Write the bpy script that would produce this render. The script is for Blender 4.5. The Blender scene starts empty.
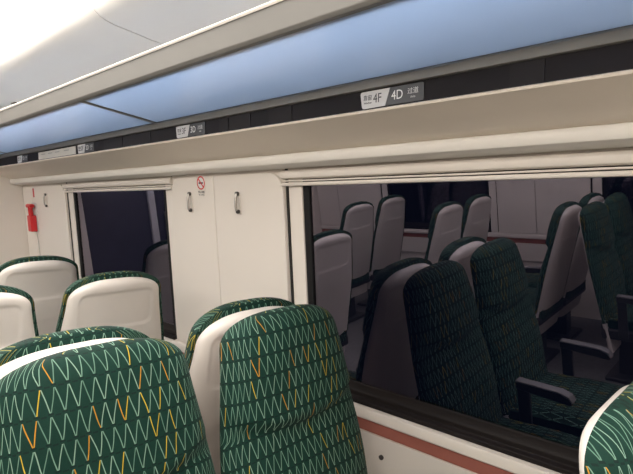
import bpy, bmesh, math, random
from mathutils import Vector, Matrix
random.seed(4)
S = bpy.context.scene
C = S.collection

# ------------------------------------------------------------------ layout
# Blender x = sideways (towards the window wall), y = along the train, z = up.
EYE = 1.5                      # eye height above the floor
YW, TH = 1.4256, math.tan(0.0632)   # window wall plane and its inward lean
YC = -0.2658                   # centre line of the carriage
PITCH = 0.95                   # row pitch
F_PX = 517.84
YAW, PIT, ROLL = 0.8094, 0.0685, 0.0005

# ------------------------------------------------------------------ materials
def new_mat(name):
    m = bpy.data.materials.new(name); m.use_nodes = True
    nt = m.node_tree; nt.nodes.clear()
    out = nt.nodes.new('ShaderNodeOutputMaterial')
    return m, nt, out

def plastic(name, col, rough=0.45, spec=0.5, var=0.04, scale=6.0, bump=0.0, bscale=300.0, metal=0.0):
    m, nt, out = new_mat(name); N = nt.nodes.new; L = nt.links.new
    b = N('ShaderNodeBsdfPrincipled'); L(b.outputs[0], out.inputs[0])
    b.inputs['Roughness'].default_value = rough
    b.inputs['Metallic'].default_value = metal
    b.inputs['Specular IOR Level'].default_value = spec
    tc = N('ShaderNodeTexCoord'); nz = N('ShaderNodeTexNoise'); nz.inputs['Scale'].default_value = scale
    nz.inputs['Detail'].default_value = 4
    L(tc.outputs['Object'], nz.inputs['Vector'])
    r = N('ShaderNodeValToRGB')
    lo = [max(0, c * (1 - var)) for c in col]; hi = [min(1, c * (1 + var)) for c in col]
    r.color_ramp.elements[0].color = (*lo, 1); r.color_ramp.elements[1].color = (*hi, 1)
    r.color_ramp.elements[0].position = .3; r.color_ramp.elements[1].position = .7
    L(nz.outputs['Fac'], r.inputs[0]); L(r.outputs[0], b.inputs['Base Color'])
    if bump:
        n2 = N('ShaderNodeTexNoise'); n2.inputs['Scale'].default_value = bscale
        L(tc.outputs['Object'], n2.inputs['Vector'])
        bp = N('ShaderNodeBump'); bp.inputs['Strength'].default_value = bump; bp.inputs['Distance'].default_value = .001
        L(n2.outputs['Fac'], bp.inputs['Height']); L(bp.outputs[0], b.inputs['Normal'])
    return m

def emit(name, col, strength):
    m, nt, out = new_mat(name)
    e = nt.nodes.new('ShaderNodeEmission'); e.inputs[0].default_value = (*col, 1); e.inputs[1].default_value = strength
    nt.links.new(e.outputs[0], out.inputs[0]); return m

def fabric(name):
    m, nt, out = new_mat(name); N = nt.nodes.new; L = nt.links.new
    def math_(op, a, b=None, clamp=False):
        n = N('ShaderNodeMath'); n.operation = op; n.use_clamp = clamp
        for i, v in enumerate((a, b)):
            if v is None: continue
            if isinstance(v, (int, float)): n.inputs[i].default_value = v
            else: L(v, n.inputs[i])
        return n.outputs[0]
    uv = N('ShaderNodeUVMap'); uv.uv_map = 'UVMap'
    sep = N('ShaderNodeSeparateXYZ'); L(uv.outputs[0], sep.inputs[0])
    nz = N('ShaderNodeTexNoise'); nz.inputs['Scale'].default_value = 9; nz.inputs['Detail'].default_value = 1
    L(uv.outputs[0], nz.inputs['Vector'])
    wob = math_('MULTIPLY', math_('SUBTRACT', nz.outputs['Fac'], .5), .014)
    u = math_('ADD', sep.outputs[0], wob); v = sep.outputs[1]
    ROW, PER = .0545, .0255
    rv = math_('DIVIDE', v, ROW); row = math_('FLOOR', rv); fv = math_('FRACT', rv)
    # odd rows mirrored so that the zigzags join into tall diamonds; a slight sideways drift of every row
    par = math_('MULTIPLY', math_('FRACT', math_('MULTIPLY', row, .5)), 2)          # 0 / 1
    drift = math_('MULTIPLY', rv, .05)
    xs = math_('ADD', math_('ADD', math_('DIVIDE', u, PER), math_('MULTIPLY', par, .5)), drift)
    leg = math_('FLOOR', math_('MULTIPLY', xs, 2))
    tri = math_('ABSOLUTE', math_('SUBTRACT', math_('MULTIPLY', math_('FRACT', xs), 2), 1))
    dist = math_('ABSOLUTE', math_('SUBTRACT', tri, fv))
    line = math_('SUBTRACT', 1, math_('DIVIDE', math_('SUBTRACT', dist, .05), .055), True)
    inside = math_('MULTIPLY', math_('GREATER_THAN', fv, .07), math_('LESS_THAN', fv, .93))
    line = math_('MULTIPLY', line, inside)
    cmb = N('ShaderNodeCombineXYZ'); L(leg, cmb.inputs[0]); L(row, cmb.inputs[1])
    wn = N('ShaderNodeTexWhiteNoise'); wn.noise_dimensions = '2D'; L(cmb.outputs[0], wn.inputs['Vector'])
    ramp = N('ShaderNodeValToRGB'); ramp.color_ramp.interpolation = 'CONSTANT'
    es = ramp.color_ramp.elements
    es[0].position = 0; es[0].color = (.155, .275, .205, 1)
    es[1].position = .45; es[1].color = (.215, .34, .26, 1)
    for p, c in ((.72, (.11, .21, .155, 1)), (.875, (.50, .36, .03, 1)), (.965, (.46, .22, .02, 1))):
        e = es.new(p); e.color = c
    L(wn.outputs['Value'], ramp.inputs[0])
    # dark stitched dash where the points of the zigzag meet
    node = math_('MULTIPLY', math_('LESS_THAN', math_('ABSOLUTE', math_('SUBTRACT', math_('FRACT', math_('ADD', rv, .5)), .5)), .06),
                 math_('LESS_THAN', math_('ABSOLUTE', math_('SUBTRACT', math_('FRACT', xs), .5)), .2))
    n3 = N('ShaderNodeTexNoise'); n3.inputs['Scale'].default_value = 60; L(uv.outputs[0], n3.inputs['Vector'])
    base = N('ShaderNodeValToRGB'); base.color_ramp.elements[0].color = (.0022, .020, .0135, 1); base.color_ramp.elements[1].color = (.0045, .033, .0225, 1)
    L(n3.outputs['Fac'], base.inputs[0])
    mx0 = N('ShaderNodeMixRGB'); L(node, mx0.inputs[0]); L(base.outputs[0], mx0.inputs[1]); mx0.inputs[2].default_value = (.003, .014, .011, 1)
    mx = N('ShaderNodeMixRGB'); L(line, mx.inputs[0]); L(mx0.outputs[0], mx.inputs[1]); L(ramp.outputs[0], mx.inputs[2])
    b = N('ShaderNodeBsdfPrincipled'); b.inputs['Roughness'].default_value = .75
    b.inputs['Specular IOR Level'].default_value = .18
    b.inputs['Sheen Weight'].default_value = .03
    L(mx.outputs[0], b.inputs['Base Color'])
    bp = N('ShaderNodeBump'); bp.inputs['Strength'].default_value = .35; bp.inputs['Distance'].default_value = .0012
    n4 = N('ShaderNodeTexNoise'); n4.inputs['Scale'].default_value = 500; L(uv.outputs[0], n4.inputs['Vector'])
    L(math_('ADD', line, n4.outputs['Fac']), bp.inputs['Height']); L(bp.outputs[0], b.inputs['Normal'])
    L(b.outputs[0], out.inputs[0])
    return m

def window_glass(name):
    m, nt, out = new_mat(name); N = nt.nodes.new; L = nt.links.new
    t = N('ShaderNodeBsdfTransparent'); t.inputs[0].default_value = (.25, .28, .33, 1)
    g = N('ShaderNodeBsdfGlossy'); g.inputs['Roughness'].default_value = .004; g.inputs['Color'].default_value = (.87, .81, .99, 1)
    fr = N('ShaderNodeFresnel'); fr.inputs['IOR'].default_value = 2.15
    mx = N('ShaderNodeMixShader'); gm = N('ShaderNodeNewGeometry'); sb = N('ShaderNodeMath'); sb.operation = 'SUBTRACT'; sb.use_clamp = True
    L(fr.outputs[0], sb.inputs[0]); L(gm.outputs['Backfacing'], sb.inputs[1])
    L(sb.outputs[0], mx.inputs[0]); L(t.outputs[0], mx.inputs[1]); L(g.outputs[0], mx.inputs[2])
    L(mx.outputs[0], out.inputs[0]); return m

def rack_glass(name):
    m, nt, out = new_mat(name); N = nt.nodes.new; L = nt.links.new
    d = N('ShaderNodeBsdfPrincipled'); d.inputs['Base Color'].default_value = (.52, .62, .76, 1); d.inputs['Roughness'].default_value = .22
    d.inputs['Specular IOR Level'].default_value = .8
    d.inputs['Coat Weight'].default_value = .6; d.inputs['Coat Roughness'].default_value = .2; d.inputs['Coat IOR'].default_value = 1.7
    t = N('ShaderNodeBsdfTranslucent'); t.inputs[0].default_value = (.58, .69, .86, 1)
    mx = N('ShaderNodeMixShader'); mx.inputs[0].default_value = .5
    L(d.outputs[0], mx.inputs[1]); L(t.outputs[0], mx.inputs[2]); L(mx.outputs[0], out.inputs[0]); return m

M = dict(
    wall=plastic('wall_cream', (.79, .73, .665), .42, var=.02, scale=2),
    panel=plastic('panel_cream', (.81, .75, .685), .38, var=.02, scale=2),
    cove=plastic('cove_cream', (.92, .82, .71), .5, var=.02, scale=2),
    ceil=plastic('ceiling_cream', (.88, .85, .80), .5, var=.02, scale=2),
    rail=plastic('rack_grey', (.185, .178, .165), .45, var=.03, scale=4),
    alu=plastic('aluminium', (.55, .545, .53), .35, metal=.5, var=.03),
    black=plastic('fascia_black', (.012, .010, .012), .5, spec=.15, var=.2, scale=3),
    black2=plastic('fascia_cover', (.018, .016, .018), .5, spec=.15, var=.1),
    cornice=plastic('cornice_white', (.82, .79, .74), .4, var=.02),
    rubber=plastic('rubber_black', (.010, .010, .011), .6, spec=.2, var=.1),
    brown=plastic('bronze_frame', (.014, .011, .011), .55, spec=.2, var=.1),
    dark=plastic('dark_gap', (.02, .018, .016), .8),
    maroon=plastic('maroon_strip', (.38, .13, .10), .5, var=.08),
    shell=plastic('shell_ivory', (.72, .665, .615), .45, var=.03, bump=.15, bscale=700),
    fabric=fabric('green_zigzag_fabric'),
    arm=plastic('armrest_charcoal', (.03, .03, .032), .45, var=.1),
    armm=plastic('armrest_metal', (.22, .22, .225), .4, metal=.3),
    floor=plastic('floor_grey', (.14, .136, .134), .5, var=.15, scale=30),
    red=plastic('signal_red', (.62, .02, .025), .35, var=.05),
    steel=plastic('steel', (.40, .38, .35), .3, metal=.8, var=.05),
    knob=plastic('knob_dark', (.06, .055, .05), .4),
    white=plastic('print_white', (.78, .78, .76), .45, var=.01),
    signl=plastic('sign_light', (.62, .61, .60), .4, var=.02),
    signd=plastic('sign_dark', (.045, .047, .052), .4, var=.05),
    ink=plastic('ink_dark', (.05, .05, .055), .6),
    inkg=plastic('ink_grey', (.36, .35, .32), .6),
    note=plastic('notice_cream', (.60, .57, .50), .5, var=.03),
    bulkdark=plastic('tinted_screen', (.05, .05, .075), .25, var=.1),
    post=plastic('post_grey', (.52, .52, .54), .4),
    glass=window_glass('window_glass'),
    rackglass=rack_glass('rack_glass_blue'),
    light=emit('diffuser_light', (1.0, .94, .87), 14.0),
    fill_glow=emit('added_fill_light', (1.0, .94, .87), 1.9),  # emission of the added overhead fill light
)

# ------------------------------------------------------------------ helpers
def link(name, bm, mat, parent=None, smooth=30, bevel=0, seg=2):
    bmesh.ops.recalc_face_normals(bm, faces=bm.faces)
    me = bpy.data.meshes.new(name); bm.to_mesh(me); bm.free()
    o = bpy.data.objects.new(name, me); C.objects.link(o)
    me.materials.append(M[mat])
    if smooth:
        me.polygons.foreach_set('use_smooth', [True] * len(me.polygons))
        me.set_sharp_from_angle(angle=math.radians(smooth))
    if bevel:
        b = o.modifiers.new('bevel', 'BEVEL'); b.width = bevel; b.segments = seg; b.limit_method = 'ANGLE'
    if parent: o.parent = parent
    return o

def tag(o, label=None, cat=None, group=None, kind=None):
    if label: o['label'] = label
    if cat: o['category'] = cat
    if group: o['group'] = group
    if kind: o['kind'] = kind
    return o

def thing(name, label, cat, loc=(0, 0, 0), rz=0, group=None):
    o = bpy.data.objects.new(name, None); C.objects.link(o)
    o.location = loc; o.rotation_euler = (0, 0, rz); o.empty_display_size = .1
    return tag(o, label, cat, group)

def add_box(bm, lo, hi, fn=None):
    vs = []
    for x in (lo[0], hi[0]):
        for y in (lo[1], hi[1]):
            for z in (lo[2], hi[2]):
                p = (x, y, z)
                vs.append(bm.verts.new(fn(*p) if fn else p))
    for f in ((0, 1, 3, 2), (4, 6, 7, 5), (0, 4, 5, 1), (2, 3, 7, 6), (0, 2, 6, 4), (1, 5, 7, 3)):
        bm.faces.new([vs[i] for i in f])

def box(name, lo, hi, mat, parent=None, fn=None, bevel=0):
    bm = bmesh.new(); add_box(bm, lo, hi, fn); return link(name, bm, mat, parent, bevel=bevel)

def add_prism(bm, pts, a, b, fn):
    """closed polygon pts (p,q) extruded from a to b; fn(p,q,t) gives the point"""
    A = [bm.verts.new(fn(p, q, a)) for p, q in pts]; B = [bm.verts.new(fn(p, q, b)) for p, q in pts]
    n = len(pts)
    bm.faces.new(A); bm.faces.new(B[::-1])
    for i in range(n): bm.faces.new([A[i], B[i], B[(i + 1) % n], A[(i + 1) % n]])

def prism(name, pts, a, b, mat, parent=None, fn=None, bevel=0, smooth=30):
    bm = bmesh.new(); add_prism(bm, pts, a, b, fn); return link(name, bm, mat, parent, smooth=smooth, bevel=bevel)

def rrect(w, h, r, n=6, corners=(1, 1, 1, 1)):
    out = []
    for k, (cx, cy) in enumerate(((w/2-r, h/2-r), (-w/2+r, h/2-r), (-w/2+r, -h/2+r), (w/2-r, -h/2+r))):
        if not corners[k]:
            out.append((math.copysign(w/2, cx), math.copysign(h/2, cy))); continue
        for i in range(n + 1):
            a = math.radians(90 * k + 90 * i / n); out.append((cx + r*math.cos(a), cy + r*math.sin(a)))
    return out

def add_tube(bm, pts, r, n=10):
    rings = []
    for i, p in enumerate(pts):
        p = Vector(p); a = Vector(pts[max(0, i-1)]); b = Vector(pts[min(len(pts)-1, i+1)])
        d = (b - a).normalized(); ref = Vector((0, 0, 1)) if abs(d.z) < .9 else Vector((1, 0, 0))
        e1 = d.cross(ref).normalized(); e2 = d.cross(e1)
        rings.append([bm.verts.new(p + e1*r*math.cos(2*math.pi*k/n) + e2*r*math.sin(2*math.pi*k/n)) for k in range(n)])
    for a, b in zip(rings, rings[1:]):
        for k in range(n): bm.faces.new([a[k], a[(k+1) % n], b[(k+1) % n], b[k]])
    bm.faces.new(rings[0]); bm.faces.new(rings[-1][::-1])

def wallpt(side, dy=0.0):
    """(along, height relative to the eye, offset out of the glass plane) -> world"""
    def fn(y, z, off):
        x = YW - TH * z + off
        if side < 0: x = 2 * YC - x
        return (x, y + dy, z + EYE)
    return fn

def sx(side, x): return x if side > 0 else 2 * YC - x

# ------------------------------------------------------------------ room shell
Y0, Y1 = -2.6, 4.575
XR = 1.62; XL = 2 * YC - XR
tag(box('floor', (XL, Y0, -.06), (XR, Y1 + .06, 0), 'floor'), kind='structure')

WIN = {1: (1, 0.0, .13, 1.507), 2: (1, 0.0, 2.336, 3.716), 3: (-1, -.14, .13, 1.507), 4: (-1, -.14, 2.336, 3.716)}
ZT, ZB = .128, -.735     # opening top / bottom
trim_no = [0]
def trim(pts, mat, side, y0=Y0, y1=Y1, fn=None):
    trim_no[0] += 1
    f = fn or (lambda p, q, t: (sx(side, p), t, q + EYE))
    return tag(prism('trim_%d' % trim_no[0], pts, y0, y1, mat, fn=f), kind='structure')

def wall_side(name, side, dy):
    W = wallpt(side)
    spans = [(Y0, .13 + dy), (1.507 + dy, 2.336 + dy), (3.716 + dy, Y1)]
    bm = bmesh.new()
    add_box(bm, (Y0, -1.5, -.022), (Y1, ZB, .05), W)
    add_box(bm, (Y0, ZT, -.015), (Y1, .30, .05), W)
    for a, b in spans: add_box(bm, (a, ZB, -.022), (b, ZT, .05), W)
    o = tag(link(name, bm, 'wall'), kind='structure')
    # raised pillar panels with arched shoulders
    segs = [(1.507, 1.968, (1, 0)), (1.972, 2.336, (0, 1)), (3.716, 4.362, (1, 0)), (4.366, 4.568, (0, 0)), (-.66, -.2, (0, 0)), (-.195, .13, (0, 1))]
    if side < 0: segs = segs[:4]
    for a, b, cor in segs:
        b2 = min(b + dy, Y1 - .004) if b < 4.5 else b
        a2 = a + dy
        w, h = b2 - a2, .118 - ZB
        r = .085
        pts = rrect(w, h, r, 8, corners=(cor[1], cor[0], 0, 0))
        pts = [(p + (a2 + b2) / 2, q + (.118 + ZB) / 2) for p, q in pts]
        prism('pillar_panel', pts, -.034, -.021, 'panel', o, fn=lambda p, q, t: W(p, q, t), bevel=.004)
    # screw caps on the lower panel
    for ys in (1.06, 2.95):
        bm = bmesh.new()
        pts = [(.009*math.cos(2*math.pi*k/12), .009*math.sin(2*math.pi*k/12)) for k in range(12)]
        add_prism(bm, pts, -.041, -.02, lambda p, q, t: W(ys + p, -.905 + q, t))
        link('screw_cap', bm, 'knob', o)
    return o
wall_r = wall_side('wall_right', 1, 0.0)
wall_l = wall_side('wall_left', -1, -.14)

for side in (1, -1):
    W = wallpt(side)
    fw = lambda p, q, t, W=W: W(t, q, p)
    # sill ridge, maroon strip under it
    trim([(-.022, -.737), (-.042, -.741), (-.046, -.75), (-.046, -.776), (-.036, -.784), (-.022, -.784)], 'panel', side, fn=fw)
    trim([(-.022, -.784), (-.031, -.786), (-.031, -.829), (-.022, -.831)], 'maroon', side, fn=fw)
    trim([(-.022, -.831), (-.034, -.834), (-.036, -1.0), (-.022, -1.01)], 'panel', side, fn=fw)
    # bright cornice moulding over the windows
    trim([(1.309, .1745), (1.302, .172), (1.299, .165), (1.300, .146), (1.304, .139), (1.312, .1355), (1.385, .1275), (1.42, .13), (1.42, .1745)], 'cornice', side)
    # cove under the luggage rack, running down to the cornice
    trim([(1.113, .243), (1.116, .238), (1.13, .234), (1.20, .213), (1.27, .189), (1.309, .1745), (1.42, .1745), (1.42, .26), (1.16, .26), (1.113, .2435)], 'cove', side)

# windows -------------------------------------------------------------
for n, (side, dy, a, b) in WIN.items():
    W = wallpt(side); a += dy; b += dy
    w = bpy.data.objects.new('window_%d' % n, None); C.objects.link(w); w['kind'] = 'structure'
    w.location = (sx(side, YW), (a + b) / 2, EYE + ZB)
    inv = Matrix.Translation(-Vector(w.location))
    def wl(y, z, off, W=W, w=w): return tuple(Vector(W(y, z, off)) - w.location)
    bm = bmesh.new()           # white reveal frame, left / right / top
    for (p, q) in ((a + .012, a + .085), (b - .085, b - .012)):
        add_box(bm, (p, ZB, -.014), (q, ZT, .03), wl)
    add_box(bm, (a + .085, .088, -.014), (b - .085, ZT, .03), wl)
    link('window_frame', bm, 'panel', w, bevel=.003)
    bm = bmesh.new()
    for (p, q) in ((a, a + .012), (b - .012, b)): add_box(bm, (p, ZB, -.017), (q, ZT, .03), wl)
    link('frame_gap', bm, 'dark', w)
    g = bmesh.new()
    for (p, q) in ((a + .085, a + .118), (b - .118, b - .085)): add_box(g, (p, ZB, -.008), (q, .088, .02), wl)
    add_box(g, (a + .118, .066, -.008), (b - .118, .088, .02), wl)
    link('gasket', g, 'rubber', w, bevel=.003)
    g = bmesh.new()
    add_prism(g, [(-.030, -.737), (-.030, -.722), (-.012, -.716), (-.012, -.700), (-.006, -.69), (-.004, -.668), (.012, -.665), (.012, -.737)], a + .085, b - .085, lambda p, q, t: wl(t, q, p))
    link('bottom_rail', g, 'brown', w, bevel=.002)
    box('pane', (a + .1, -.68, .0), (b - .1, .08, .006), 'glass', w, fn=wl)

# window blinds (real, rolled up under the cornice) --------------------
def blind(label, side, a, b):
    W = wallpt(side)
    t = thing('window_blind', label, 'blind', (sx(side, YW), (a + b) / 2, EYE + .06), group='roller blinds above the windows')
    wl = lambda y, z, off: tuple(Vector(W(y, z, off)) - t.location)
    def pr(nm, pts, mat, aa, bb): return prism(nm, pts, aa, bb, mat, t, fn=lambda p, q, s: wl(s, q, p), bevel=.0015)
    pr('cassette', [(-.0225, .1215), (-.034, .120), (-.041, .111), (-.0425, .101), (-.039, .0905), (-.028, .086), (-.0225, .086)], 'panel', a, b)
    pr('slat', [(-.0225, .0825), (-.031, .0825), (-.033, .079), (-.031, .0765), (-.0225, .0765)], 'panel', a + .004, b - .004)
    pr('bottom_bar', [(-.0225, .0735), (-.036, .073), (-.039, .067), (-.037, .0605), (-.0225, .059)], 'panel', a + .002, b - .002)
    return t
blind('cream roller blind rolled up above the large near window', 1, .115, 1.513)
blind('cream roller blind rolled up above the far small-looking window by the red hammer', 1, 2.330, 3.722)

# ceiling --------------------------------------------------------------
COVE = [(.808, .750), (.800, .716), (.806, .704), (.824, .679), (.845, .664), (.866, .654), (.90, .645), (.958, .637), (1.039, .624), (1.10, .617), (1.20, .600), (1.30, .55), (1.37, .45), (1.43, .27)]
bm = bmesh.new()
add_box(bm, (sx(-1, .60), Y0, EYE + .775), (.60, Y1, EYE + .80))
ceil = tag(link('ceiling', bm, 'ceil'), kind='structure')
for side in (1, -1):
    pts = COVE + [(p + .02, q + .03) for p, q in COVE[::-1]]
    for y0, y1 in ((Y0, -.124), (-.116, 1.876), (1.884, 3.876), (3.884, Y1)):
        prism('cove_panel', pts, y0, y1, 'ceil', ceil, fn=lambda p, q, t: (sx(side, p), t, q + EYE), smooth=50)
    prism('joint_strip', [(p + .004, q + .006) for p, q in COVE] + [(p + .018, q + .025) for p, q in COVE[::-1]], Y0, Y1, 'dark', ceil, fn=lambda p, q, t: (sx(side, p), t, q + EYE))
bm = bmesh.new(); add_box(bm, (1.075, 3.63, EYE + .611), (1.09, 3.70, EYE + .622)); link('latch_slot', bm, 'knob', ceil)

def ceiling_light(label, side):
    t = thing('ceiling_light', label, 'light', (sx(side, .70), 1.0, EYE + .72), group='light strips along the ceiling')
    lx, ly, lz = t.location
    f = lambda p, q, s: (sx(side, p) - lx, s - ly, q + EYE - lz)
    pts = [(.806, .741), (.77, .737), (.70, .738), (.64, .748), (.61, .765), (.60, .775), (.62, .80), (.806, .80)]
    prism('diffuser', pts, Y0 + .01, Y1 - .02, 'light', t, fn=f, smooth=50)
    return t
ceiling_light('glowing white ceiling light strip above the luggage rack', 1)
ceiling_light('glowing ceiling light strip on the far side of the aisle', -1)

def fill_panel():  # unseen fill light added to even out the lighting in the carriage
    t = thing('added_fill_panel', 'added fill light panel, out of view along the middle of the ceiling', 'light', (YC, 1.0, EYE + .77))
    box('diffuser', (-.66, Y0 - .98, -.004), (.66, Y1 - 1.03, .0045), 'fill_glow', t)
    for x in (-.675, .66): box('fill_frame', (x, Y0 - .98, -.010), (x + .015, Y1 - 1.03, .0045), 'alu', t)
fill_panel()

# end walls -------------------------------------------------------------
tag(box('wall_back', (XL, Y0 - .05, 0), (XR, Y0, 2.32), 'wall'), kind='structure')
bm = bmesh.new()
for s in (1, -1):
    x0, x1 = sorted((sx(s, 1.0), sx(s, XR)))
    add_box(bm, (x0, Y1, 0), (x1, Y1 + .05, 2.32))
add_box(bm, (sx(-1, 1.0), Y1, 2.0), (1.0, Y1 + .05, 2.32))
wf = tag(link('wall_front', bm, 'wall'), kind='structure')
for s in (1, -1):
    x0, x1 = sorted((sx(s, .39), sx(s, 1.0)))
    box('tinted_screen', (x0, Y1 + .01, 0), (x1, Y1 + .04, 2.0), 'bulkdark', wf)
    x0, x1 = sorted((sx(s, .32), sx(s, .39)))
    box('door_post', (x0, Y1 - .02, 0), (x1, Y1 + .04, 2.0), 'post', wf, bevel=.01)
dr = bpy.data.objects.new('door_1', None); C.objects.link(dr); dr['kind'] = 'structure'; dr.location = (YC, Y1 + .02, 0)
hw = .32 - YC
box('door_leaf', (-hw, 0, 0), (hw, .03, 2.0), 'bulkdark', dr)
box('door_handle', (hw - .12, -.03, .95), (hw - .09, 0, 1.25), 'steel', dr, bevel=.008)

# luggage rack ------------------------------------------------------------
rk = thing('luggage_rack', 'overhead luggage rack with blue frosted glass shelves and grey front rail', 'luggage rack', (.96, 1.0, EYE + .35))
rf = lambda p, q, t: (p - .96, t - 1.0, q - .35)
ra, rb = -1.6, Y1 - .02
prism('front_rail', [(.803, .372), (.797, .380), (.792, .436), (.797, .445), (.806, .443), (.812, .40), (.835, .385), (.835, .377)], ra, rb, 'rail', rk, fn=rf, bevel=.002)
prism('rail_trim', [(.790, .437), (.788, .443), (.793, .4475), (.800, .446), (.7965, .4395)], ra, rb, 'panel', rk, fn=rf)
prism('back_rail', [(1.118, .3255), (1.113, .3225), (1.116, .301), (1.124, .300), (1.20, .300), (1.20, .34), (1.125, .336)], ra, rb, 'rail', rk, fn=rf, bevel=.0015)
for y0, y1 in ((ra, -.012), (.012, 1.986), (2.014, 3.986), (4.014, rb)):
    prism('glass_shelf', [(.815, .3765), (1.122, .3285), (1.122, .3355), (.815, .3835)], y0, y1, 'rackglass', rk, fn=rf)
for yb in (0.0, 2.0, 4.0):
    prism('glass_divider', [(.812, .3735), (1.122, .325), (1.122, .337), (.812, .387)], yb - .014, yb + .014, 'rail', rk, fn=rf, bevel=.003)

# black fascia with the seat numbers ---------------------------------------
trim_no[0] += 1
fas = tag(prism('trim_%d' % trim_no[0], [(1.1285, .3005), (1.1265, .243), (1.16, .243), (1.16, .3005)], ra, rb, 'black', fn=lambda p, q, t: (p, t, q + EYE)), kind='structure')
for y0, y1 in ((.416, .49), (1.382, 1.495), (1.505, 1.56), (1.18, 1.288), (2.05, 2.30), (2.31, 2.50)):
    box('fascia_cover', (1.1255, y0, EYE + .245), (1.1285, y1, EYE + .298), 'black2', fas)

# seat number signs ----------------------------------------------------------
def text_mesh(name, body, size, mat, parent, mtx, align='LEFT', xscale=1.0):
    cu = bpy.data.curves.new(name, 'FONT'); cu.body = body; cu.size = size; cu.align_x = align; cu.align_y = 'CENTER'
    cu.extrude = .0002; cu.resolution_u = 3
    tmp = bpy.data.objects.new('tmp_text', cu); C.objects.link(tmp)
    dg = bpy.context.evaluated_depsgraph_get()
    me = bpy.data.meshes.new_from_object(tmp.evaluated_get(dg))
    bpy.data.objects.remove(tmp); bpy.data.curves.remove(cu)
    me.transform(mtx @ Matrix.Diagonal((xscale, 1, 1, 1)))
    me.materials.clear(); me.materials.append(M[mat])
    o = bpy.data.objects.new(name, me); C.objects.link(o); o.parent = parent
    return o

def seat_sign(row, yl, label):
    """yl = the along-train position of the sign's left edge as read from the seats"""
    W_, H_ = .200, .0445
    t = thing('seat_number_sign', label, 'sign', (1.1275, yl, EYE + .2738), group='seat number signs on the black strip')
    # local frame: u to the reader's right (-y), v up, n out to the reader (-x)
    T = Matrix(((0, 0, -1, 0), (-1, 0, 0, 0), (0, 1, 0, 0), (0, 0, 0, 1)))
    f = lambda p, q, s: tuple((T @ Vector((p, q, s, 1)))[:3])
    h = H_ / 2
    def arc(cx, cy, r, a0, a1): return [(cx + r*math.cos(math.radians(a0 + (a1-a0)*k/5)), cy + r*math.sin(math.radians(a0 + (a1-a0)*k/5))) for k in range(6)]
    left = [(.0975, h), ] + arc(.006, h-.006, .006, 90, 180) + arc(.012, -h+.006, .007, 190, 270) + [(.0825, -h)]
    right = [(.0985, h), (.0835, -h)] + arc(.194, -h+.006, .006, 270, 360) + arc(.194, h-.006, .006, 0, 90)
    prism('light_plate', left, .0006, .0025, 'signl', t, fn=f)
    prism('dark_plate', right, .0006, .0025, 'signd', t, fn=f)
    def tx(nm, body, u, v, size, mat, xs=1.0):
        text_mesh(nm, body, size, mat, t, T @ Matrix.Translation((u, v, .0028)), xscale=xs)
    tx('window_word', '靠窗', .010, .004, .0155, 'ink', .95)
    tx('window_caption', 'Window', .0115, -.0085, .0075, 'ink')
    tx('window_seat_number', '%dF' % row, .043, .000, .034, 'ink', .86)
    tx('aisle_seat_number', '%dD' % row, .1025, .000, .034, 'white', .86)
    tx('aisle_word', '过道', .152, .004, .0165, 'signl')
    tx('aisle_caption', 'Aisle', .161, -.010, .0075, 'signl')
    return t
seat_sign(4, .906, 'seat number sign reading 4F and 4D on the black strip')
seat_sign(3, 1.846, 'seat number sign reading 3F and 3D on the black strip')
seat_sign(2, 2.811, 'seat number sign reading 2F and 2D beside the long cream notice')
seat_sign(1, 3.785, 'seat number sign reading 1F and 1D, nearest the end wall')

nt_ = thing('notice_strip', 'long cream printed notice on the black strip left of the 2F sign', 'notice', (1.1265, 3.115, EYE + .272))
box('notice_plate', (-.002, -.278, -.021), (0, .278, .021), 'note', nt_, bevel=.0008)
for k, yy in enumerate((.20, .09, -.02, -.15)):
    box('printed_line', (-.0026, yy - .035, .004), (-.002, yy + .03, .009), 'inkg', nt_)

# seats --------------------------------------------------------------------------
REC = math.radians(12.5)
AX = Vector((math.sin(REC), 0, -math.cos(REC)))      # down the backrest
NR = Vector((math.cos(REC), 0, math.sin(REC)))       # out towards the sitter
TOP = Vector((0, 0, 1.178))
def smooth(t): t = max(0.0, min(1.0, t)); return t*t*(3 - 2*t)
def outline(s, w0, w1, r, e=2.5):
    w = w0 + (w1 - w0) * smooth(s / .45)
    t = 1 - min(1.0, s / r)
    return w * (1 - t**e) ** (1 / e)

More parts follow.
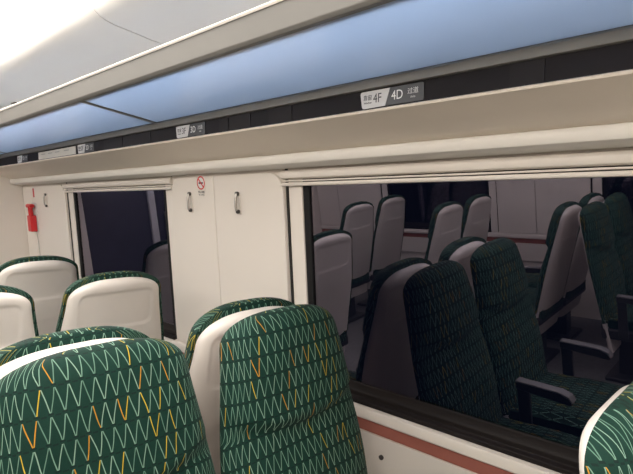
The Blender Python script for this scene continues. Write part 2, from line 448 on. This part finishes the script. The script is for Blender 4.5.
def cushion_mesh():
    """upholstered backrest: closed rings, fabric coordinates in metres"""
    L = .77; NF = 40; NB = 8
    ss = [.0012, .003, .006, .010, .015, .022, .030, .040, .052, .066, .082, .10] + [.10 + .67 * k / 44 for k in range(1, 45)]
    bm = bmesh.new(); uvl = bm.loops.layers.uv.new('UVMap')
    rings = []
    for s in ss:
        hw = outline(s, .212, .2665, .090)
        ring = []
        cap = (1 - (1 - min(1, s / .075))**2.2) ** (1 / 2.2)
        b0 = .058 - .030 * cap
        pts = []
        for i in range(NF + 1):
            a = math.pi * (i / NF) - math.pi / 2
            un = math.copysign(abs(math.sin(a)) ** .8, math.sin(a))
            u = un * hw
            edge = .335 - .055 * un * un
            pad = smooth((edge - s) / .03)
            D = .054 + .028 * pad + .018 * math.exp(-((s - .52) / .12)**2) + .007 * math.exp(-((s - .15) / .09)**2)
            crease = .004 * math.exp(-((s - edge - .004) / .009)**2)
            d = (D * (1 - abs(un) ** 3.2) ** (1 / 2.4)) * cap - crease * (1 - un**4)
            d += .0016 * math.sin(23 * u + 31 * s) * (1 - un**4) * cap
            pts.append((u, b0 + max(0, d)))
        for i in range(1, NB):
            pts.append((hw - 2 * hw * i / NB, b0))
        # fabric coordinate: sideways metres, wrapped round the flanks
        dmax = max(d for u, d in pts)
        for u, d in pts:
            v = bm.verts.new(TOP + Vector((0, u, 0)) + AX * s + NR * d)
            flank = smooth((abs(u) / hw - .72) / .25)
            ring.append((v, u + math.copysign((dmax - d) * flank, u)))
        rings.append((s, ring))
    # v coordinate: length down each column, sideways movement left out
    def flat(v): return Vector((v.co.x, 0, v.co.z))
    m = len(rings[0][1]); vco = [[0.0] * m]
    for k in range(1, len(rings)):
        vco.append([vco[-1][i] + (flat(rings[k][1][i][0]) - flat(rings[k-1][1][i][0])).length for i in range(m)])
    vco = [[v - vco[20][i] for i, v in enumerate(row)] for row in vco]
    n = len(rings[0][1])
    for k in range(len(rings) - 1):
        A, B = rings[k][1], rings[k+1][1]
        for i in range(n):
            j = (i + 1) % n
            f = bm.faces.new([A[i][0], A[j][0], B[j][0], B[i][0]])
            lj = (A[j][1], B[j][1])
            for lp, uv in zip(f.loops, ((A[i][1], -vco[k][i]), (lj[0], -vco[k][j]), (lj[1], -vco[k+1][j]), (B[i][1], -vco[k+1][i]))):
                lp[uvl].uv = (uv[0] + 3, uv[1] + 5)
    f = bm.faces.new([r[0] for r in rings[0][1]]); 
    for lp in f.loops: lp[uvl].uv = (lp.vert.co.y + 3, 5)
    bm.faces.new([r[0] for r in rings[-1][1]][::-1])
    bmesh.ops.recalc_face_normals(bm, faces=bm.faces)
    return bm

def rr_sdf(x, y, hx, hy, r):
    qx, qy = abs(x) - hx + r, abs(y) - hy + r
    return math.hypot(max(qx, 0), max(qy, 0)) + min(max(qx, qy), 0) - r

def shell_mesh():
    L = .95; NBK = 60; NF = 8
    top = .020
    ss = [.001, .003, .006, .010, .016, .024, .033] + [.033 + .007 * k for k in range(1, 46)] + [.348 + .03 * k for k in range(1, 21)]
    bm = bmesh.new(); rings = []
    for s in ss:
        hw = outline(s, .205, .259, .080) if s < .6 else .259
        cap = (1 - (1 - min(1, s / .032))**2.2) ** (1 / 2.2)
        pts = []
        for i in range(NBK + 1):
            a = math.pi * (i / NBK) - math.pi / 2
            un = math.copysign(abs(math.sin(a)) ** .85, math.sin(a)); u = -un * hw
            back = .044 * (1 - cap) + .044 * cap * (1 - (1 - abs(un) ** 6) ** (1 / 2.6))
            sd = rr_sdf(u, s - .135, .168, .085, .035)
            back += .005 * smooth(-sd / .007) * cap
            if s > .345: back += .004 * smooth((s - .345) / .03)
            pts.append((u, back))
        for i in range(1, NF): pts.append((-hw + 2*hw*i/NF, .048))
        rings.append([bm.verts.new(TOP + Vector((0, u, 0)) + AX * (s + top) + NR * d) for u, d in pts])
    n = len(rings[0])
    for A, B in zip(rings, rings[1:]):
        for i in range(n): bm.faces.new([A[i], A[(i+1) % n], B[(i+1) % n], B[i]])
    bm.faces.new(rings[0]); bm.faces.new(rings[-1][::-1])
    return bm

def base_cushion_mesh():
    bm = bmesh.new(); uvl = bm.loops.layers.uv.new('UVMap')
    prof = [(.17, .455), (.22, .475), (.45, .490), (.60, .487), (.645, .465), (.655, .43), (.63, .395), (.17, .375)]
    nu = 14; rings = []
    for i in range(nu + 1):
        un = -1 + 2 * i / nu; sc = (1 - abs(un) ** 8) ** .25 if abs(un) < 1 else 0
        rings.append([bm.verts.new((x if sc > .2 else .41 + (x - .41) * .96, un * .238, .43 + (z - .43) * (.55 + .45 * sc))) for x, z in prof])
    m = len(prof)
    for k in range(nu):
        for i in range(m):
            f = bm.faces.new([rings[k][i], rings[k][(i+1) % m], rings[k+1][(i+1) % m], rings[k+1][i]])
            for lp in f.loops: lp[uvl].uv = (lp.vert.co.y + 3, lp.vert.co.x + lp.vert.co.z)
    bm.faces.new(rings[0]); bm.faces.new(rings[-1][::-1])
    return bm

def build_seat():
    t = thing('train_seat', 'seat', 'seat')
    link('backrest', cushion_mesh(), 'fabric', t, smooth=60)
    link('seat_shell', shell_mesh(), 'shell', t, smooth=50)
    link('seat_cushion', base_cushion_mesh(), 'fabric', t, smooth=50)
    bm = bmesh.new(); add_box(bm, (.18, -.256, .33), (.60, .256, .40)); link('seat_pan', bm, 'arm', t, bevel=.015)
    bm = bmesh.new(); add_box(bm, (.24, -.06, .025), (.42, .06, .34)); add_box(bm, (.18, -.16, 0), (.50, .16, .03)); link('pedestal', bm, 'arm', t, bevel=.008)
    arm = bmesh.new()
    fa = lambda p, q, s: (p, s, q)
    add_prism(arm, [(.275, .635), (.46, .628), (.495, .616), (.51, .593), (.505, .578), (.46, .583), (.275, .598)], -.022, .022, fa)
    a = link('armrest', arm, 'arm', t, bevel=.008)
    bm = bmesh.new(); add_prism(bm, [(.278, .639), (.46, .632), (.499, .619), (.513, .595), (.509, .592), (.494, .610), (.458, .624), (.278, .631)], -.024, .024, fa)
    tr = link('armrest_trim', bm, 'armm', a, bevel=.003)
    br = bmesh.new(); add_prism(br, [(.278, .62), (.33, .615), (.345, .36), (.29, .36)], -.011, .011, fa)
    link('armrest_bracket', br, 'arm', a, bevel=.004)
    return t

def copy_tree(o, parent=None):
    c = o.copy(); C.objects.link(c)
    if parent: c.parent = parent
    for ch in o.children: copy_tree(ch, c)
    return c

WX, AXX = .985, .438        # window seat and aisle seat centre lines
ROWS = {1: (3.055, 1), 2: (2.105, 1), 3: (1.17, 1), 4: (1.135, -1), 5: (.225, -1)}
SEATS = [
    (1, 1, 'w', 'green-rimmed white-backed seat by the wall in front of the end wall, below the red hammer'),
    (2, 1, 'w', 'white-backed green train seat standing in front of the far window'),
    (2, 1, 'a', 'white-backed aisle seat cut off by the left edge of the photo'),
    (3, 1, 'w', 'white-backed seat by the pillar directly behind the green window seat'),
    (3, 1, 'a', 'seat whose green rim shows behind the large green seat at lower left'),
    (4, 1, 'w', 'green zigzag fabric seat facing us in front of the pillar and near window edge'),
    (4, 1, 'a', 'large green zigzag fabric seat facing us at lower left'),
    (5, 1, 'w', 'seat corner with ivory shell and green fabric at the lower right edge'),
    (1, -1, 'w', 'far-side window seat of the first row, reflected left of the dark opposite window'),
    (1, -1, 'a', 'far-side aisle seat of the first row, reflected at the left of the near window'),
    (2, -1, 'w', 'far-side window seat of the second row, reflected before the dark opposite window'),
    (2, -1, 'a', 'far-side aisle seat of the second row, reflected with its back to the opposite window'),
    (3, -1, 'w', 'far-side window seat reflected behind the narrow grey-backed seat at right'),
    (3, -1, 'a', 'narrow grey-backed aisle seat reflected at right with a dark front rim'),
    (4, -1, 'w', 'far-side window seat reflected at the right edge of the near window'),
    (4, -1, 'a', 'far-side seat with pale curved shell edge and dark front, reflected at right'),
]
proto = build_seat(); first = True
for row, side, wa, label in SEATS:
    y, fdir = ROWS[row]
    o = proto if first else copy_tree(proto); first = False
    x = sx(side, WX if wa == 'w' else AXX)
    if side > 0: x += .035; y += .034
    if row == 5: x -= .025
    o.location = (x, y, 0); o.rotation_euler = (0, 0, math.radians(90 if fdir > 0 else -90))
    o['label'] = label; o['category'] = 'seat'; o['group'] = 'train seats in rows'
    for ch in o.children:
        if ch.name.startswith('armrest'): ch.location = (0, .269 * fdir * side, 0)

# small things on the window wall ------------------------------------------------
WR = wallpt(1)
def coat_hook(y, zt, zb, label):
    t = thing('coat_hook', label, 'hook', WR(y, (zt + zb) / 2, -.034), group='coat hooks on the pillars')
    l = (zt - zb) / 2
    def w(dy, dz, off): return tuple(Vector(WR(y + dy, (zt + zb)/2 + dz, -.034 - off)) - t.location)
    bm = bmesh.new(); add_prism(bm, rrect(.022, 2*l + .008, .010, 5), 0, .004, w); link('back_plate', bm, 'panel', t)
    for nm, z in (('upper_knob', l - .006), ('lower_knob', -l + .007)):
        bm = bmesh.new(); add_prism(bm, rrect(.019, .018, .0085, 5), .003, .016, lambda p, q, s: w(p, q + z, s)); link(nm, bm, 'knob', t, bevel=.003)
    bm = bmesh.new()
    add_tube(bm, [w(0, l - .006, .012), w(0, l * .4, .018), w(0, -l * .4, .020), w(0, -l + .010, .018)], .0058)
    link('hook_bar', bm, 'steel', t, smooth=60)
    return t
coat_hook(1.788, .039, -.051, 'steel coat hook on the pillar, right of the no-smoking sign')
coat_hook(2.157, .042, -.049, 'steel coat hook on the pillar, below left of the no-smoking sign')
coat_hook(4.052, .055, -.040, 'steel coat hook beside the red hammer holder')

def no_smoking():
    c = (2.066, .086)
    t = thing('no_smoking_sign', 'red and white no-smoking sticker on the pillar between the windows', 'sign', WR(c[0], c[1] - .02, -.034))
    def w(dy, dz, off): return tuple(Vector(WR(c[0] - dy, c[1] + dz, -.0345 - off)) - t.location)
    circ = lambda r, n=32: [(r*math.cos(2*math.pi*k/n), r*math.sin(2*math.pi*k/n)) for k in range(n)]
    prism('sticker', [(p, q - .012) for p, q in rrect(.074, .100, .005)], 0, .0004, 'panel', t, fn=w)
    prism('white_disc', circ(.026), .0004, .0007, 'white', t, fn=w)
    bm = bmesh.new(); n = 40
    A = [[bm.verts.new(w(r*math.cos(2*math.pi*k/n), r*math.sin(2*math.pi*k/n), o)) for k in range(n)] for r, o in ((.0315, .0006), (.0315, .0013), (.0255, .0013), (.0255, .0006))]
    for i in range(4):
        for k in range(n): bm.faces.new([A[i][k], A[i][(k+1) % n], A[(i+1) % 4][(k+1) % n], A[(i+1) % 4][k]])
    link('red_ring', bm, 'red', t)
    prism('cigarette', [(-.018, -.004), (.017, -.004), (.017, .003), (-.018, .003)], .0007, .0009, 'ink', t, fn=w)
    r2 = .0275; k = math.sqrt(.5)
    prism('red_bar', [((-r2)*k - .0022, r2*k - .0022), (-r2*k + .0022, r2*k + .0022), (r2*k + .0022, -r2*k + .0022), (r2*k - .0022, -r2*k - .0022)], .001, .0013, 'red', t, fn=w)
    n_ = Vector(w(0, 0, 1)) - Vector(w(0, 0, 0)); up = (Vector(w(0, 1, 0)) - Vector(w(0, 0, 0))).normalized(); rt = (Vector(w(1, 0, 0)) - Vector(w(0, 0, 0))).normalized()
    B = Matrix.Identity(4)
    for i in range(3): B[i][0], B[i][1], B[i][2] = rt[i], up[i], n_.normalized()[i]
    for nm, body, dz, size in (('caption', '禁止吸烟', -.043, .0125), ('caption_line', 'No smoking', -.055, .009)):
        text_mesh(nm, body, size, 'ink', t, Matrix.Translation(Vector(w(0, dz, .001))) @ B, align='CENTER')
no_smoking()

def hammer():
    y = 4.33
    t = thing('emergency_hammer', 'red emergency hammer in its red holder on the pillar by the end wall', 'hammer', WR(y, -.125, -.034))
    def w(dy, dz, off): return tuple(Vector(WR(y + dy, -.125 + dz, -.034 - off)) - t.location)
    prism('back_plate', rrect(.10, .23, .012), 0, .006, 'signl', t, fn=w)
    prism('holder', rrect(.078, .125, .01), .006, .05, 'red', t, fn=lambda p, q, s: w(p, q - .045, s), bevel=.006)
    bm = bmesh.new(); add_tube(bm, [w(0, .0, .03), w(0, .05, .032), w(0, .085, .032)], .017, 14); link('hammer_handle', bm, 'red', t, smooth=60)
    bm = bmesh.new(); add_tube(bm, [w(-.045, .09, .032), w(-.03, .09, .032), w(.03, .09, .032), w(.05, .09, .032)], .016, 14)
    hd = link('hammer_head', bm, 'red', t, smooth=40)
    bm = bmesh.new(); add_tube(bm, [w(.05, .09, .032), w(.06, .09, .032)], .008, 10); link('hammer_tip', bm, 'steel', hd)
    bm = bmesh.new(); add_tube(bm, [w(-.02, -.107, .01), w(-.021, -.2, .004), w(-.024, -.33, .004)], .0018, 6); link('tether', bm, 'inkg', t)
hammer()
def sticker():
    y, z = 4.32, .065
    t = thing('hammer_sticker', 'tiny red sticker on the wall above the red hammer', 'sticker', WR(y, z, -.034))
    def w(dy, dz, off): return tuple(Vector(WR(y + dy, z + dz, -.034 - off)) - t.location)
    prism('sticker_mark', [(-.022, -.04), (.022, -.04), (.022, .04), (-.022, .04)], 0, .0006, 'white', t, fn=w)
    prism('red_mark', [(-.016, -.034), (.016, -.034), (.016, .034), (-.016, .034)], .0006, .0009, 'red', t, fn=w)
sticker()

# ------------------------------------------------------------------ world, camera, view
wd = bpy.data.worlds.new('night'); S.world = wd; wd.use_nodes = True
wd.node_tree.nodes['Background'].inputs[0].default_value = (.02, .024, .045, 1)
wd.node_tree.nodes['Background'].inputs[1].default_value = .8

f = Vector((math.sin(YAW)*math.cos(PIT), math.cos(YAW)*math.cos(PIT), -math.sin(PIT)))
r0 = Vector((math.cos(YAW), -math.sin(YAW), 0))
u0 = r0.cross(f)
r = r0 * math.cos(ROLL) + u0 * math.sin(ROLL); u = u0 * math.cos(ROLL) - r0 * math.sin(ROLL)
cam = bpy.data.cameras.new('camera'); co = bpy.data.objects.new('camera', cam); C.objects.link(co)
m = Matrix.Identity(4)
for i in range(3): m[i][0], m[i][1], m[i][2], m[i][3] = r[i], u[i], -f[i], (0, 0, EYE)[i]
co.matrix_world = m
cam.sensor_width = 36; cam.lens = F_PX * 36 / 633; cam.clip_start = .02
S.camera = co
S.view_settings.view_transform = 'Standard'; S.view_settings.look = 'None'
S.view_settings.gamma = 1; S.view_settings.use_curve_mapping = False
S.view_settings.exposure = 0.26
S.cycles.use_denoising = True
S.cycles.max_bounces = 10
